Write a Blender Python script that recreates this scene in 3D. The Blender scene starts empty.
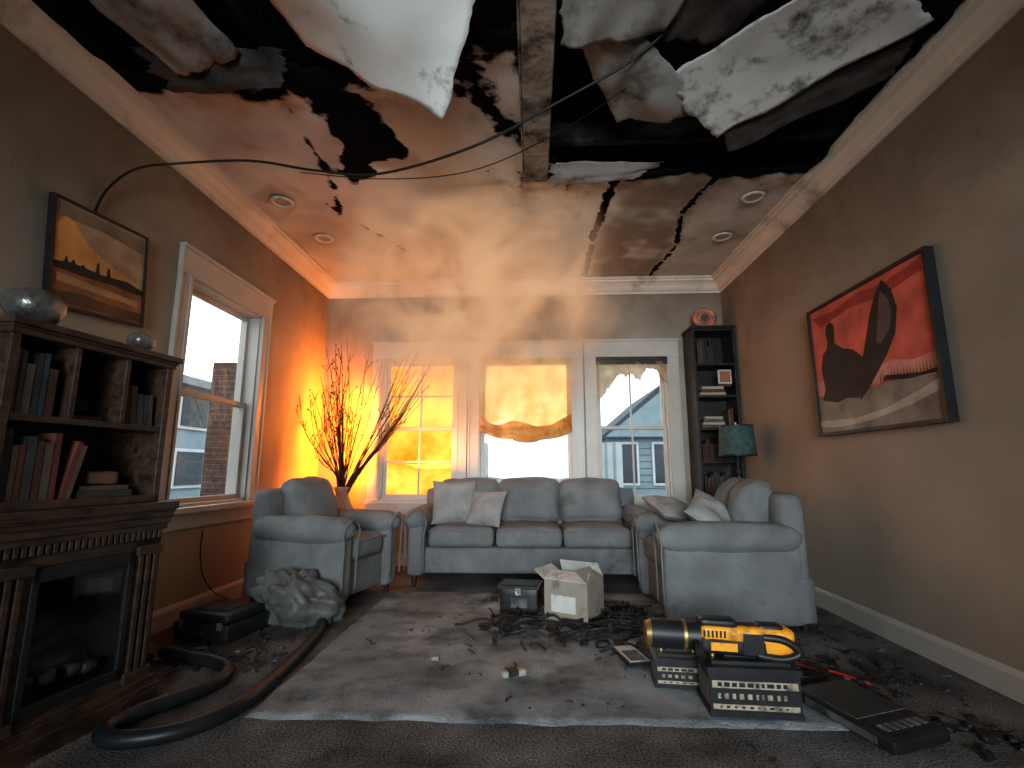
import bpy, bmesh, math, random
from mathutils import Vector, Matrix, Euler, noise
random.seed(7)
rad=math.radians
XL,XR,YB,YF,H=-2.27,2.04,5.26,-3.0,3.0
scn=bpy.context.scene
# ---------------------------------------------------------------- camera
cd=bpy.data.cameras.new('camera'); cam=bpy.data.objects.new('camera',cd); scn.collection.objects.link(cam)
cam.location=(0,0,.957); cam.rotation_euler=(rad(99.76),0,rad(2.4)); cd.lens=17.58; cd.sensor_width=36; cd.clip_start=.02
scn.camera=cam
# ---------------------------------------------------------------- materials
def newmat(name):
    m=bpy.data.materials.new(name); m.use_nodes=True
    nt=m.node_tree; b=nt.nodes['Principled BSDF']
    return m,nt,b
def mat(name,col,rough=.6,var=.25,scale=8,bump=.0,bscale=60,metal=0,dirt=None,dirt_amt=.5,dscale=3,emit=None,es=0,spec=.5,coord='Object'):
    m,nt,b=newmat(name); N=nt.nodes; L=nt.links
    tc=N.new('ShaderNodeTexCoord')
    co=tc.outputs[coord]
    nz=N.new('ShaderNodeTexNoise'); nz.inputs['Scale'].default_value=scale; nz.inputs['Detail'].default_value=6; L.new(co,nz.inputs['Vector'])
    cr=N.new('ShaderNodeValToRGB'); L.new(nz.outputs['Fac'],cr.inputs[0])
    lo=[max(0,c*(1-var)) for c in col]; hi=[min(1,c*(1+var)) for c in col]
    cr.color_ramp.elements[0].position=.3; cr.color_ramp.elements[1].position=.7
    cr.color_ramp.elements[0].color=(*lo,1); cr.color_ramp.elements[1].color=(*hi,1)
    out=cr.outputs[0]
    if dirt:
        n2=N.new('ShaderNodeTexNoise'); n2.inputs['Scale'].default_value=dscale; n2.inputs['Detail'].default_value=9; n2.inputs['Roughness'].default_value=.65; L.new(co,n2.inputs['Vector'])
        r2=N.new('ShaderNodeValToRGB'); r2.color_ramp.elements[0].position=.62-dirt_amt*.3; r2.color_ramp.elements[1].position=.75-dirt_amt*.15
        L.new(n2.outputs['Fac'],r2.inputs[0])
        mx=N.new('ShaderNodeMix'); mx.data_type='RGBA'; L.new(r2.outputs[0],mx.inputs[0]); L.new(out,mx.inputs[6]); mx.inputs[7].default_value=(*dirt,1)
        out=mx.outputs[2]
    L.new(out,b.inputs['Base Color'])
    b.inputs['Roughness'].default_value=rough; b.inputs['Metallic'].default_value=metal
    b.inputs['Specular IOR Level'].default_value=spec
    if bump>0:
        n3=N.new('ShaderNodeTexNoise'); n3.inputs['Scale'].default_value=bscale; n3.inputs['Detail'].default_value=4; L.new(co,n3.inputs['Vector'])
        bp=N.new('ShaderNodeBump'); bp.inputs['Strength'].default_value=bump; bp.inputs['Distance'].default_value=.02
        L.new(n3.outputs['Fac'],bp.inputs['Height']); L.new(bp.outputs[0],b.inputs['Normal'])
    if emit:
        b.inputs['Emission Color'].default_value=(*emit,1); b.inputs['Emission Strength'].default_value=es
    return m
def wood(name,col,dark):
    m,nt,b=newmat(name); N=nt.nodes; L=nt.links
    tc=N.new('ShaderNodeTexCoord'); mp=N.new('ShaderNodeMapping'); mp.inputs['Scale'].default_value=(3,10,10); L.new(tc.outputs['Object'],mp.inputs[0])
    nz=N.new('ShaderNodeTexNoise'); nz.inputs['Scale'].default_value=3; nz.inputs['Detail'].default_value=5; nz.inputs['Roughness'].default_value=.45; nz.inputs['Distortion'].default_value=1; L.new(mp.outputs[0],nz.inputs['Vector'])
    cr=N.new('ShaderNodeValToRGB'); cr.color_ramp.elements[0].color=(*dark,1); cr.color_ramp.elements[1].color=(*col,1); cr.color_ramp.elements[0].position=.3; cr.color_ramp.elements[1].position=.75
    L.new(nz.outputs['Fac'],cr.inputs[0]); L.new(cr.outputs[0],b.inputs['Base Color']); b.inputs['Roughness'].default_value=.42
    bp=N.new('ShaderNodeBump'); bp.inputs['Strength'].default_value=.1; bp.inputs['Distance'].default_value=.005; L.new(nz.outputs['Fac'],bp.inputs['Height']); L.new(bp.outputs[0],b.inputs['Normal'])
    return m
def wallmat():
    m,nt,b=newmat('wall_paint'); N=nt.nodes; L=nt.links
    tc=N.new('ShaderNodeTexCoord')
    n1=N.new('ShaderNodeTexNoise'); n1.inputs['Scale'].default_value=1.3; n1.inputs['Detail'].default_value=8; L.new(tc.outputs['Object'],n1.inputs['Vector'])
    cr=N.new('ShaderNodeValToRGB'); cr.color_ramp.elements[0].position=.3; cr.color_ramp.elements[1].position=.7
    cr.color_ramp.elements[0].color=(.29,.24,.19,1); cr.color_ramp.elements[1].color=(.40,.335,.27,1); L.new(n1.outputs['Fac'],cr.inputs[0])
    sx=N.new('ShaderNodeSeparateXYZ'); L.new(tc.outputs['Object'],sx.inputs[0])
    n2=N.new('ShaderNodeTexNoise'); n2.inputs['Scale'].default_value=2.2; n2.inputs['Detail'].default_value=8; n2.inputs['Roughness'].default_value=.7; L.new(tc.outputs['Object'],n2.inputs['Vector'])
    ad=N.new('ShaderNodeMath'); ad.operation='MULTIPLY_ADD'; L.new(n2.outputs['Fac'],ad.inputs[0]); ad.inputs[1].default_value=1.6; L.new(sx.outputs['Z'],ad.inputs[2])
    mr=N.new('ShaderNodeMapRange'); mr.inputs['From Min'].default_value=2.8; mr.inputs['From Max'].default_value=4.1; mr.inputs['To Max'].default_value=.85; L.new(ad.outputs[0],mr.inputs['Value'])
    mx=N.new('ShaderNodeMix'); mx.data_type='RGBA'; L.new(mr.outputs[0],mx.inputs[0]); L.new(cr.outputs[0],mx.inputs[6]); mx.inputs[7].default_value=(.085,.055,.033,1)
    L.new(mx.outputs[2],b.inputs['Base Color']); b.inputs['Roughness'].default_value=.8
    n3=N.new('ShaderNodeTexNoise'); n3.inputs['Scale'].default_value=70; L.new(tc.outputs['Object'],n3.inputs['Vector'])
    bp=N.new('ShaderNodeBump'); bp.inputs['Strength'].default_value=.15; bp.inputs['Distance'].default_value=.01; L.new(n3.outputs['Fac'],bp.inputs['Height']); L.new(bp.outputs[0],b.inputs['Normal'])
    return m
def glassmat():
    m=bpy.data.materials.new('window_glass'); m.use_nodes=True; nt=m.node_tree; nt.nodes.clear(); N=nt.nodes; L=nt.links
    t=N.new('ShaderNodeBsdfTransparent'); t.inputs[0].default_value=(.95,.98,.99,1); g=N.new('ShaderNodeBsdfGlossy'); g.inputs['Roughness'].default_value=.03
    mx=N.new('ShaderNodeMixShader'); mx.inputs[0].default_value=.05; o=N.new('ShaderNodeOutputMaterial')
    L.new(t.outputs[0],mx.inputs[1]); L.new(g.outputs[0],mx.inputs[2]); L.new(mx.outputs[0],o.inputs[0]); return m
def translucent(name,c1,c2,scale=6,tr=.6,see=0):
    m=bpy.data.materials.new(name); m.use_nodes=True; nt=m.node_tree; nt.nodes.clear(); N=nt.nodes; L=nt.links
    tc=N.new('ShaderNodeTexCoord'); nz=N.new('ShaderNodeTexNoise'); nz.inputs['Scale'].default_value=scale; nz.inputs['Detail'].default_value=8; nz.inputs['Roughness'].default_value=.65
    L.new(tc.outputs['Object'],nz.inputs['Vector'])
    cr=N.new('ShaderNodeValToRGB'); cr.color_ramp.elements[0].position=.35; cr.color_ramp.elements[1].position=.62; cr.color_ramp.elements[0].color=(*c1,1); cr.color_ramp.elements[1].color=(*c2,1); L.new(nz.outputs['Fac'],cr.inputs[0])
    d=N.new('ShaderNodeBsdfDiffuse'); t=N.new('ShaderNodeBsdfTranslucent'); L.new(cr.outputs[0],d.inputs[0]); L.new(cr.outputs[0],t.inputs[0])
    mx=N.new('ShaderNodeMixShader'); mx.inputs[0].default_value=tr; L.new(d.outputs[0],mx.inputs[1]); L.new(t.outputs[0],mx.inputs[2]); o=N.new('ShaderNodeOutputMaterial')
    tp=N.new('ShaderNodeBsdfTransparent'); L.new(cr.outputs[0],tp.inputs[0]); m3=N.new('ShaderNodeMixShader'); m3.inputs[0].default_value=see; L.new(mx.outputs[0],m3.inputs[1]); L.new(tp.outputs[0],m3.inputs[2])
    L.new(m3.outputs[0],o.inputs[0]); return m
M={}
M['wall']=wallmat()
M['trim']=mat('trim_paint',(.58,.52,.45),.45,.1,3,dirt=(.2,.16,.13),dirt_amt=.2,dscale=2)
M['casing']=mat('casing_paint',(.46,.43,.39),.4,.08,4)
M['dkwood']=wood('charred_wood',(.095,.055,.036),(.018,.012,.009))
M['blkwood']=wood('black_wood',(.03,.024,.02),(.008,.007,.006))
M['fabric']=mat('grey_upholstery',(.195,.199,.20),.95,.22,5,bump=.35,bscale=220,dirt=(.085,.083,.08),dirt_amt=.25,dscale=2.5)
M['fabric2']=mat('light_cushion_fabric',(.31,.305,.295),.95,.2,6,bump=.35,bscale=200,dirt=(.14,.13,.12),dirt_amt=.25)
M['leg']=mat('dark_leg',(.03,.02,.015),.5)
M['rug']=mat('rug_wool',(.28,.30,.31),.95,.45,1.8,bump=.5,bscale=90,dirt=(.08,.085,.088),dirt_amt=.55,dscale=3.2)
M['black']=mat('black_plastic',(.018,.018,.02),.45,.3,10)
M['rubber']=mat('hose_rubber',(.018,.019,.021),.42,.3,10,spec=.35)
M['soot']=mat('soot_black',(.012,.010,.009),.95,.5,6,bump=.5,bscale=20,spec=.1)
M['ash']=mat('burnt_debris',(.022,.021,.021),.6,.8,14,bump=.4,bscale=30)
M['ash2']=mat('ash_grey',(.13,.125,.12),.9,.5,14)
M['steel']=mat('foil_silver',(.32,.31,.29),.35,.3,7,metal=.7,bump=.6,bscale=12,dirt=(.04,.04,.04),dirt_amt=.5,dscale=6)
M['card']=mat('cardboard',(.34,.29,.24),.85,.15,6,dirt=(.12,.1,.08),dirt_amt=.4,dscale=6)
M['cardw']=mat('cardboard_white',(.56,.54,.51),.8,.15,5,dirt=(.2,.19,.17),dirt_amt=.35,dscale=6)
M['yellow']=mat('tool_yellow',(.85,.36,.03),.4,.15,8,dirt=(.05,.03,.02),dirt_amt=.25,dscale=12)
M['red']=mat('wire_red',(.6,.03,.02),.5)
M['label']=mat('label_cream',(.42,.36,.26),.6,.1,8,dirt=(.05,.04,.03),dirt_amt=.45,dscale=14)
M['brass']=mat('brass',(.5,.32,.12),.35,.2,8,metal=.8)
M['glass']=glassmat()
M['teal']=mat('lamp_shade_teal',(.05,.085,.085),.8,.3,20,bump=.2)
M['terracotta']=mat('vase_clay',(.45,.27,.18),.6,.2,8)
M['branch']=mat('dry_branch',(.06,.03,.018),.9,.4,20,spec=.1)
M['cable']=mat('cable_black',(.008,.008,.008),.5)
M['screen']=mat('dark_glass_screen',(.02,.03,.035),.15,.3,4)
M['paper']=mat('paper',(.36,.33,.28),.8,.15,10)
# ---------------------------------------------------------------- builder
class B:
    def __init__(s): s.bm=bmesh.new(); s.m=[]
    def mi(s,k):
        mm=M[k] if isinstance(k,str) else k
        if mm not in s.m: s.m.append(mm)
        return s.m.index(mm)
    def add(s,vs,fs,k,smooth=False,X=None):
        i=s.mi(k); bv=[s.bm.verts.new((X@Vector(v)) if X else v) for v in vs]
        for f in fs:
            try:
                ff=s.bm.faces.new([bv[j] for j in f]); ff.material_index=i; ff.smooth=smooth
            except ValueError: pass
        return bv
    def box(s,a,b,k,X=None):
        (x0,y0,z0),(x1,y1,z1)=a,b
        vs=[(x0,y0,z0),(x1,y0,z0),(x1,y1,z0),(x0,y1,z0),(x0,y0,z1),(x1,y0,z1),(x1,y1,z1),(x0,y1,z1)]
        s.add(vs,[(0,3,2,1),(4,5,6,7),(0,1,5,4),(1,2,6,5),(2,3,7,6),(3,0,4,7)],k,False,X)
    def cyl(s,p0,p1,r0,r1,k,seg=16,X=None,caps=True):
        p0=Vector(p0);p1=Vector(p1);d=(p1-p0).normalized(); a=d.orthogonal().normalized(); b=d.cross(a)
        vs=[];fs=[]
        for p,r in((p0,r0),(p1,r1)):
            for i in range(seg):
                t=2*math.pi*i/seg; vs.append(p+a*math.cos(t)*r+b*math.sin(t)*r)
        for i in range(seg): j=(i+1)%seg; fs.append((i,j,seg+j,seg+i))
        s.add(vs,fs,k,True,X)
        if caps:
            s.add(vs[:seg],[tuple(range(seg))[::-1]],k,False,X); s.add(vs[seg:],[tuple(range(seg))],k,False,X)
    def lathe(s,prof,k,c=(0,0,0),seg=28,X=None,wob=0):
        vs=[];fs=[]
        for r,z in prof:
            for i in range(seg):
                t=2*math.pi*i/seg; rr=r*(1+wob*noise.noise((math.cos(t)*2+3,math.sin(t)*2,z*14)))
                vs.append((c[0]+rr*math.cos(t),c[1]+rr*math.sin(t),c[2]+z))
        for q in range(len(prof)-1):
            for i in range(seg): j=(i+1)%seg; fs.append((q*seg+i,q*seg+j,(q+1)*seg+j,(q+1)*seg+i))
        s.add(vs,fs,k,True,X)
    def tube(s,pts,r,k,seg=8,X=None,rib=0,sub=6):
        P=[Vector(p) for p in pts]; Q=[]
        n=len(P)
        if sub>1 and n>2:
            for i in range(n-1):
                a=P[max(i-1,0)];b=P[i];c=P[i+1];d=P[min(i+2,n-1)]
                for t in range(sub):
                    u=t/sub; Q.append(.5*((2*b)+(c-a)*u+(2*a-5*b+4*c-d)*u*u+(3*b-a-3*c+d)*u**3))
            Q.append(P[-1])
        else: Q=P
        vs=[];fs=[]; n=len(Q); prev=None
        for i,q in enumerate(Q):
            d=(Q[min(i+1,n-1)]-Q[max(i-1,0)])
            if d.length<1e-7: d=Vector((0,0,1))
            d.normalize()
            if prev is None: a=d.orthogonal().normalized()
            else:
                a=prev-d*prev.dot(d)
                a=a.normalized() if a.length>1e-5 else d.orthogonal().normalized()
            prev=a; b=d.cross(a)
            rr=r(i/(n-1)) if callable(r) else r
            if rib: rr*=(1+rib*(i%2))
            for j in range(seg):
                t=2*math.pi*j/seg; vs.append(q+a*math.cos(t)*rr+b*math.sin(t)*rr)
        for i in range(n-1):
            for j in range(seg): k2=(j+1)%seg; fs.append((i*seg+j,i*seg+k2,(i+1)*seg+k2,(i+1)*seg+j))
        fs.append(tuple(range(seg))[::-1]); fs.append(tuple(range((n-1)*seg,n*seg)))
        s.add(vs,fs,k,True,X)
    def puff(s,c,size,r,k,X=None,n=10,bulge=(0,0,0),wr=.004,seed=0,pinch=0):
        hx,hy,hz=[q/2 for q in size]; r=min(r,hx,hy,hz)*.999
        idx={};vs=[];fs=[]
        def w(i):
            t=-1+2*i/n
            return math.sin(t*math.pi/2)*.55+t*.45
        def vid(i,j,l):
            kk=(i,j,l)
            if kk in idx: return idx[kk]
            p=Vector((w(i),w(j),w(l))); q=Vector((p.x*hx,p.y*hy,p.z*hz))
            inn=Vector((max(-hx+r,min(hx-r,q.x)),max(-hy+r,min(hy-r,q.y)),max(-hz+r,min(hz-r,q.z))))
            d=q-inn
            v=inn+d.normalized()*r if d.length>1e-9 else q
            a=(1-p.x**2);b=(1-p.y**2);cc=(1-p.z**2)
            v.x+=math.copysign(bulge[0]*b*cc,p.x)*(abs(p.x)>.98)
            v.y+=math.copysign(bulge[1]*a*cc,p.y)*(abs(p.y)>.98)
            v.z+=math.copysign(bulge[2]*a*b,p.z)*(abs(p.z)>.98)
            o=noise.noise(Vector((v.x*5+seed*3.1,v.y*5,v.z*5)))*wr*2.2+noise.noise(Vector((v.x*16+seed,v.y*16,v.z*16)))*wr
            v+=v.normalized()*o
            idx[kk]=len(vs); vs.append(v+Vector(c)); return idx[kk]
        for i in range(n):
            for j in range(n):
                for (A) in (0,n):
                    q=[(A,i,j),(A,i+1,j),(A,i+1,j+1),(A,i,j+1)]; 
                    if A==0:q=q[::-1]
                    fs.append([vid(*t) for t in q])
                    q=[(i,A,j),(i,A,j+1),(i+1,A,j+1),(i+1,A,j)]
                    if A==0:q=q[::-1]
                    fs.append([vid(*t) for t in q])
                    q=[(i,j,A),(i+1,j,A),(i+1,j+1,A),(i,j+1,A)]
                    if A==0:q=q[::-1]
                    fs.append([vid(*t) for t in q])
        s.add(vs,fs,k,True,X)
    def pillow(s,size,t,k,X,n=16,seed=0):
        vs=[];fs=[]
        for sgn in (1,-1):
            o=len(vs)
            for i in range(n+1):
                for j in range(n+1):
                    u=-1+2*i/n;v=-1+2*j/n
                    pu=u*(1-.08*(1-v*v)**1) ;pv=v*(1-.08*(1-u*u))
                    z=t/2*((1-u**2)**.5*(1-v**2)**.5)**.8
                    z+=noise.noise((u*2+seed,v*2,seed))*.012*(1-u*u)*(1-v*v)*3
                    vs.append((pu*size/2,pv*size/2,sgn*z))
            for i in range(n):
                for j in range(n):
                    a=o+i*(n+1)+j; q=(a,a+n+1,a+n+2,a+1)
                    fs.append(q if sgn>0 else q[::-1])
        s.add(vs,fs,k,True,X)
    def sheet(s,c00,c10,c11,c01,k,n=30,sag=.1,fold=.03,seed=0,tear=.0):
        A,Bq,C,D=[Vector(q) for q in (c00,c10,c11,c01)]
        vs=[];fs=[]
        for i in range(n+1):
            for j in range(n+1):
                u=i/n;v=j/n
                e=max(abs(u-.5),abs(v-.5))*2
                tt=tear*e**6
                uu=u+tt*(noise.noise((v*5+seed,seed,u*5))+.5*noise.noise((v*17+seed,seed,u*17))) ; vv=v+tt*(noise.noise((u*5,seed+5,v*5))+.5*noise.noise((u*17,seed+5,v*17)))
                p=A*(1-uu)*(1-vv)+Bq*uu*(1-vv)+C*uu*vv+D*(1-uu)*vv
                p.z-=sag*math.sin(u*math.pi)*(math.sin(v*math.pi)*.7+.3*v)
                p.z+=fold*math.sin((u*1.3+v*.5)*9+seed)*v*.6+fold*noise.noise((u*3+seed,v*3,0))
                vs.append(p)
        for i in range(n):
            for j in range(n):
                a=i*(n+1)+j; fs.append((a,a+n+1,a+n+2,a+1))
        s.add(vs,fs,k,True)
    def done(s,name,loc=(0,0,0),rz=0,bevel=0,rot=None,solid=0):
        me=bpy.data.meshes.new(name); bmesh.ops.recalc_face_normals(s.bm,faces=s.bm.faces[:]) if not solid else None
        s.bm.to_mesh(me); s.bm.free()
        for mm in s.m: me.materials.append(mm)
        ob=bpy.data.objects.new(name,me); scn.collection.objects.link(ob)
        ob.location=loc; ob.rotation_euler=rot if rot else (0,0,rz)
        if solid:
            md=ob.modifiers.new('solid','SOLIDIFY'); md.thickness=solid; md.offset=0
        if bevel:
            md=ob.modifiers.new('bevel','BEVEL'); md.width=bevel; md.segments=2; md.limit_method='ANGLE'; md.angle_limit=rad(50); md.harden_normals=False
        return ob
def T(x,y,z,rx=0,ry=0,rz=0): return Matrix.Translation((x,y,z))@Euler((rad(rx),rad(ry),rad(rz))).to_matrix().to_4x4()
# ---------------------------------------------------------------- room shell
TH=.16
def wall(name,L0,L1,opens,place,zt=H+.0):
    b=B(); xs=sorted(set([L0,L1]+[o[0] for o in opens]+[o[1] for o in opens]))
    for a,c in zip(xs[:-1],xs[1:]):
        mid=(a+c)/2; op=[o for o in opens if o[0]<mid<o[1]]
        if not op: segs=[(0,zt)]
        else: segs=[(0,op[0][2]),(op[0][3],zt)]
        for z0,z1 in segs:
            b.box(*place(a,c,z0,z1),'wall')
    return b.done(name)
WB=[(-1.61,-.81,.65,2.14),(-.57,.42,.65,2.14),(.67,1.42,.65,2.14)]
WL=(3.06,3.95,.72,2.22)
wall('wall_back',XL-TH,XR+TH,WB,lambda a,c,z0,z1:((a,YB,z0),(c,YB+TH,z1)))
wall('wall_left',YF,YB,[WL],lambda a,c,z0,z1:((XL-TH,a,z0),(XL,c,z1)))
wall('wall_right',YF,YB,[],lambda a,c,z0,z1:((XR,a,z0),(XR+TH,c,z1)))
wall('wall_front',XL-TH,XR+TH,[(-1.6,1.4,.5,2.3)],lambda a,c,z0,z1:((a,YF-TH,z0),(c,YF,z1)))  # opening in this unseen wall is added, sized to control the fill
def carpet():
    m,nt,b=newmat('carpet'); N=nt.nodes; L=nt.links
    tc=N.new('ShaderNodeTexCoord')
    n1=N.new('ShaderNodeTexNoise'); n1.inputs['Scale'].default_value=110; n1.inputs['Detail'].default_value=3; L.new(tc.outputs['Object'],n1.inputs['Vector'])
    n2=N.new('ShaderNodeTexNoise'); n2.inputs['Scale'].default_value=2.5; n2.inputs['Detail'].default_value=8; L.new(tc.outputs['Object'],n2.inputs['Vector'])
    mm=N.new('ShaderNodeMath'); mm.operation='MULTIPLY'; L.new(n1.outputs['Fac'],mm.inputs[0]); L.new(n2.outputs['Fac'],mm.inputs[1])
    cr=N.new('ShaderNodeValToRGB'); cr.color_ramp.elements[0].position=.14; cr.color_ramp.elements[1].position=.42; cr.color_ramp.elements[0].color=(.02,.018,.017,1); cr.color_ramp.elements[1].color=(.30,.28,.27,1)
    L.new(mm.outputs[0],cr.inputs[0]); L.new(cr.outputs[0],b.inputs['Base Color']); b.inputs['Roughness'].default_value=.98
    bp=N.new('ShaderNodeBump'); bp.inputs['Strength'].default_value=.9; bp.inputs['Distance'].default_value=.02; L.new(n1.outputs['Fac'],bp.inputs['Height']); L.new(bp.outputs[0],b.inputs['Normal'])
    return m
M['carpet']=carpet()
b=B(); b.box((XL-TH,YF-TH,-.05),(XR+TH,YB+TH,0),'carpet'); b.done('floor')
def smooth(a,b,x):
    t=max(0,min(1,(x-a)/(b-a))); return t*t*(3-2*t)
def rectf(x,y,x0,x1,y0,y1): return min(x-x0,x1-x,y-y0,y1-y)
def segd(x,y,ax,ay,bx,by):
    dx,dy=bx-ax,by-ay; t=max(0,min(1,((x-ax)*dx+(y-ay)*dy)/(dx*dx+dy*dy))); return math.hypot(x-ax-t*dx,y-ay-t*dy)
def holef(x,y):
    n=noise.noise((x*3,y*3,1))*.10+noise.noise((x*11,y*11,4))*.035
    h=max(rectf(x,y,.11,1.86,.7,3.17),rectf(x,y,-2.08,-.95,.6,2.2),rectf(x,y,-1.0,-.05,.6,1.98))
    return h+n*.8
def ceilattr(x,y):
    n=noise.noise((x*2.5,y*2.5,7)); n2=noise.noise((x*9,y*9,2)); n3=noise.noise((x*25,y*25,2))
    h=holef(x,y)
    s=smooth(-.28,.0,h+n*.12+n2*.10)
    if x>-.05: s=smooth(-.16,.0,h+n*.05+n2*.05)
    d=segd(x,y,-1.22,2.1,-1.05,2.6); d=min(d,segd(x,y,-1.05,2.6,-1.0,2.85)-.06,segd(x,y,-1.05,2.85,-1.22,3.12))
    s=max(s,1.25*smooth(.18,.04,d+n2*.09+n3*.03))
    d=min(segd(x,y,-.35,2.0,-.3,2.4),segd(x,y,-.3,2.4,-.12,2.75)); s=max(s,.75*smooth(.14,.0,d+n2*.1+n3*.04))
    d=min(segd(x,y,-1.40,2.75,-1.42,3.2),segd(x,y,-1.42,3.2,-1.55,3.7)); s=max(s,.72*smooth(.05,.0,d+n2*.05+n3*.02))
    for (ax,ay,bx,by,w) in ((.60,3.2,.55,4.0,.05),(.55,4.0,.56,5.1,.045),(1.31,3.2,1.22,3.8,.04),(1.22,3.8,1.33,4.4,.035),(1.33,4.4,1.25,5.1,.03),(-1.6,3.5,-1.2,4.4,.015)):
        d=segd(x,y,ax,ay,bx,by); s=max(s,.95*smooth(w,w*.25,d+n2*.03+n3*.02))
    if .45<x<1.4 and y>3.1: st=.95*smooth(.0,.15,min(x-.5,1.35-x)+n2*.08)*smooth(-.6,.3,n+n2*.5+.3)
    else: st=0
    st=max(st,smooth(-.6,-.05,h+n*.3)*.7*smooth(-.3,.4,n2+n3*.5), .5*smooth(.3,.6,n+n2*.3))
    s=max(s,.7*smooth(.42,.6,noise.noise((x*1.8+9,y*1.8,3))+n2*.3)*smooth(3.4,2.6,y))
    s=max(s,.62*smooth(.45,.7,n2+n3*.6)*smooth(-1.0,-.1,h))
    return s,st
def ceilmat():
    m,nt,b=newmat('ceiling_plaster'); N=nt.nodes; L=nt.links
    at=N.new('ShaderNodeAttribute'); at.attribute_name='damage'
    sp=N.new('ShaderNodeSeparateColor'); L.new(at.outputs['Color'],sp.inputs[0])
    tc=N.new('ShaderNodeTexCoord'); nz=N.new('ShaderNodeTexNoise'); nz.inputs['Scale'].default_value=18; nz.inputs['Detail'].default_value=10; nz.inputs['Roughness'].default_value=.7; L.new(tc.outputs['Object'],nz.inputs['Vector'])
    ad=N.new('ShaderNodeMath'); ad.operation='MULTIPLY_ADD'; L.new(nz.outputs['Fac'],ad.inputs[0]); ad.inputs[1].default_value=.9; 
    sb=N.new('ShaderNodeMath'); sb.operation='SUBTRACT'; L.new(sp.outputs[0],sb.inputs[0]); sb.inputs[1].default_value=.45; L.new(sb.outputs[0],ad.inputs[2])
    mr=N.new('ShaderNodeMapRange'); mr.inputs['From Min'].default_value=.34; mr.inputs['From Max'].default_value=.62; L.new(ad.outputs[0],mr.inputs['Value'])
    mx=N.new('ShaderNodeMix'); mx.data_type='RGBA'; L.new(sp.outputs[1],mx.inputs[0]); mx.inputs[6].default_value=(.52,.505,.48,1); mx.inputs[7].default_value=(.22,.15,.105,1)
    n5=N.new('ShaderNodeTexNoise'); n5.inputs['Scale'].default_value=1.6; n5.inputs['Detail'].default_value=7; L.new(tc.outputs['Object'],n5.inputs['Vector'])
    m5=N.new('ShaderNodeMapRange'); m5.inputs['From Min'].default_value=.46; m5.inputs['From Max'].default_value=.72; m5.inputs['To Max'].default_value=.7; L.new(n5.outputs['Fac'],m5.inputs['Value'])
    m6=N.new('ShaderNodeMix'); m6.data_type='RGBA'; L.new(m5.outputs[0],m6.inputs[0]); L.new(mx.outputs[2],m6.inputs[6]); m6.inputs[7].default_value=(.22,.19,.16,1)
    m2=N.new('ShaderNodeMix'); m2.data_type='RGBA'; L.new(mr.outputs[0],m2.inputs[0]); L.new(m6.outputs[2],m2.inputs[6]); m2.inputs[7].default_value=(.010,.009,.008,1)
    L.new(m2.outputs[2],b.inputs['Base Color'])
    rr=N.new('ShaderNodeMapRange'); rr.inputs['To Min'].default_value=.55; rr.inputs['To Max'].default_value=1; L.new(mr.outputs[0],rr.inputs['Value']); L.new(rr.outputs[0],b.inputs['Roughness'])
    rs=N.new('ShaderNodeMapRange'); rs.inputs['To Min'].default_value=.4; rs.inputs['To Max'].default_value=0; L.new(mr.outputs[0],rs.inputs['Value']); L.new(rs.outputs[0],b.inputs['Specular IOR Level'])
    bp=N.new('ShaderNodeBump'); bp.inputs['Strength'].default_value=.3; bp.inputs['Distance'].default_value=.02; L.new(ad.outputs[0],bp.inputs['Height']); L.new(bp.outputs[0],b.inputs['Normal'])
    return m
M['ceil']=ceilmat()
def build_ceiling():
    nx,ny=170,300; vs=[];col=[];hs=[]
    for j in range(ny+1):
        y=YF+(YB-YF)*j/ny
        for i in range(nx+1):
            x=XL+(XR-XL)*i/nx; h=holef(x,y); s,st=ceilattr(x,y)
            sag=-.05*smooth(-.35,0,h)*(.5+noise.noise((x*4,y*4,8))) if h<0 else -.02
            z=H+sag*(1 if .1<x-XL and XR-x>.15 else 0)+noise.noise((x*1.5,y*1.5,0))*.012
            vs.append((x,y,z)); col.append((s,st,0,1)); hs.append(h)
    fs=[]
    for j in range(ny):
        for i in range(nx):
            a=j*(nx+1)+i; q=(a,a+1,a+nx+2,a+nx+1)
            if sum(hs[t] for t in q)/4>0: continue
            fs.append(q)
    me=bpy.data.meshes.new('ceiling'); me.from_pydata(vs,[],fs); me.materials.append(M['ceil'])
    ca=me.color_attributes.new('damage','FLOAT_COLOR','POINT')
    for k,c in enumerate(col): ca.data[k].color=c
    bm=bmesh.new(); bm.from_mesh(me); bmesh.ops.delete(bm,geom=[v for v in bm.verts if not v.link_faces],context='VERTS'); bm.to_mesh(me); bm.free()
    for p in me.polygons: p.use_smooth=True
    ob=bpy.data.objects.new('ceiling',me); scn.collection.objects.link(ob)
    md=ob.modifiers.new('s','SOLIDIFY'); md.thickness=.022; md.offset=1
build_ceiling()
b=B(); b.box((XL-TH,YF-TH,3.42),(XR+TH,YB+TH,3.47),'soot')
for x0,y0,x1,y1 in ((XL-TH,YF-TH,XL,YB+TH),(XR,YF-TH,XR+TH,YB+TH),(XL,YF-TH,XR,YF),(XL,YB,XR,YB+TH)): b.box((x0,y0,3.0),(x1,y1,3.42),'soot')
b.done('attic_void')
M['beam']=mat('burnt_beam',(.26,.21,.165),.8,.4,5,bump=.5,bscale=25,dirt=(.02,.016,.012),dirt_amt=.45,dscale=7)
M['joist']=mat('charred_joist',(.04,.034,.03),.9,.6,9,bump=.6,bscale=30,dirt=(.008,.007,.006),dirt_amt=.6,dscale=6,spec=.1)
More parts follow.
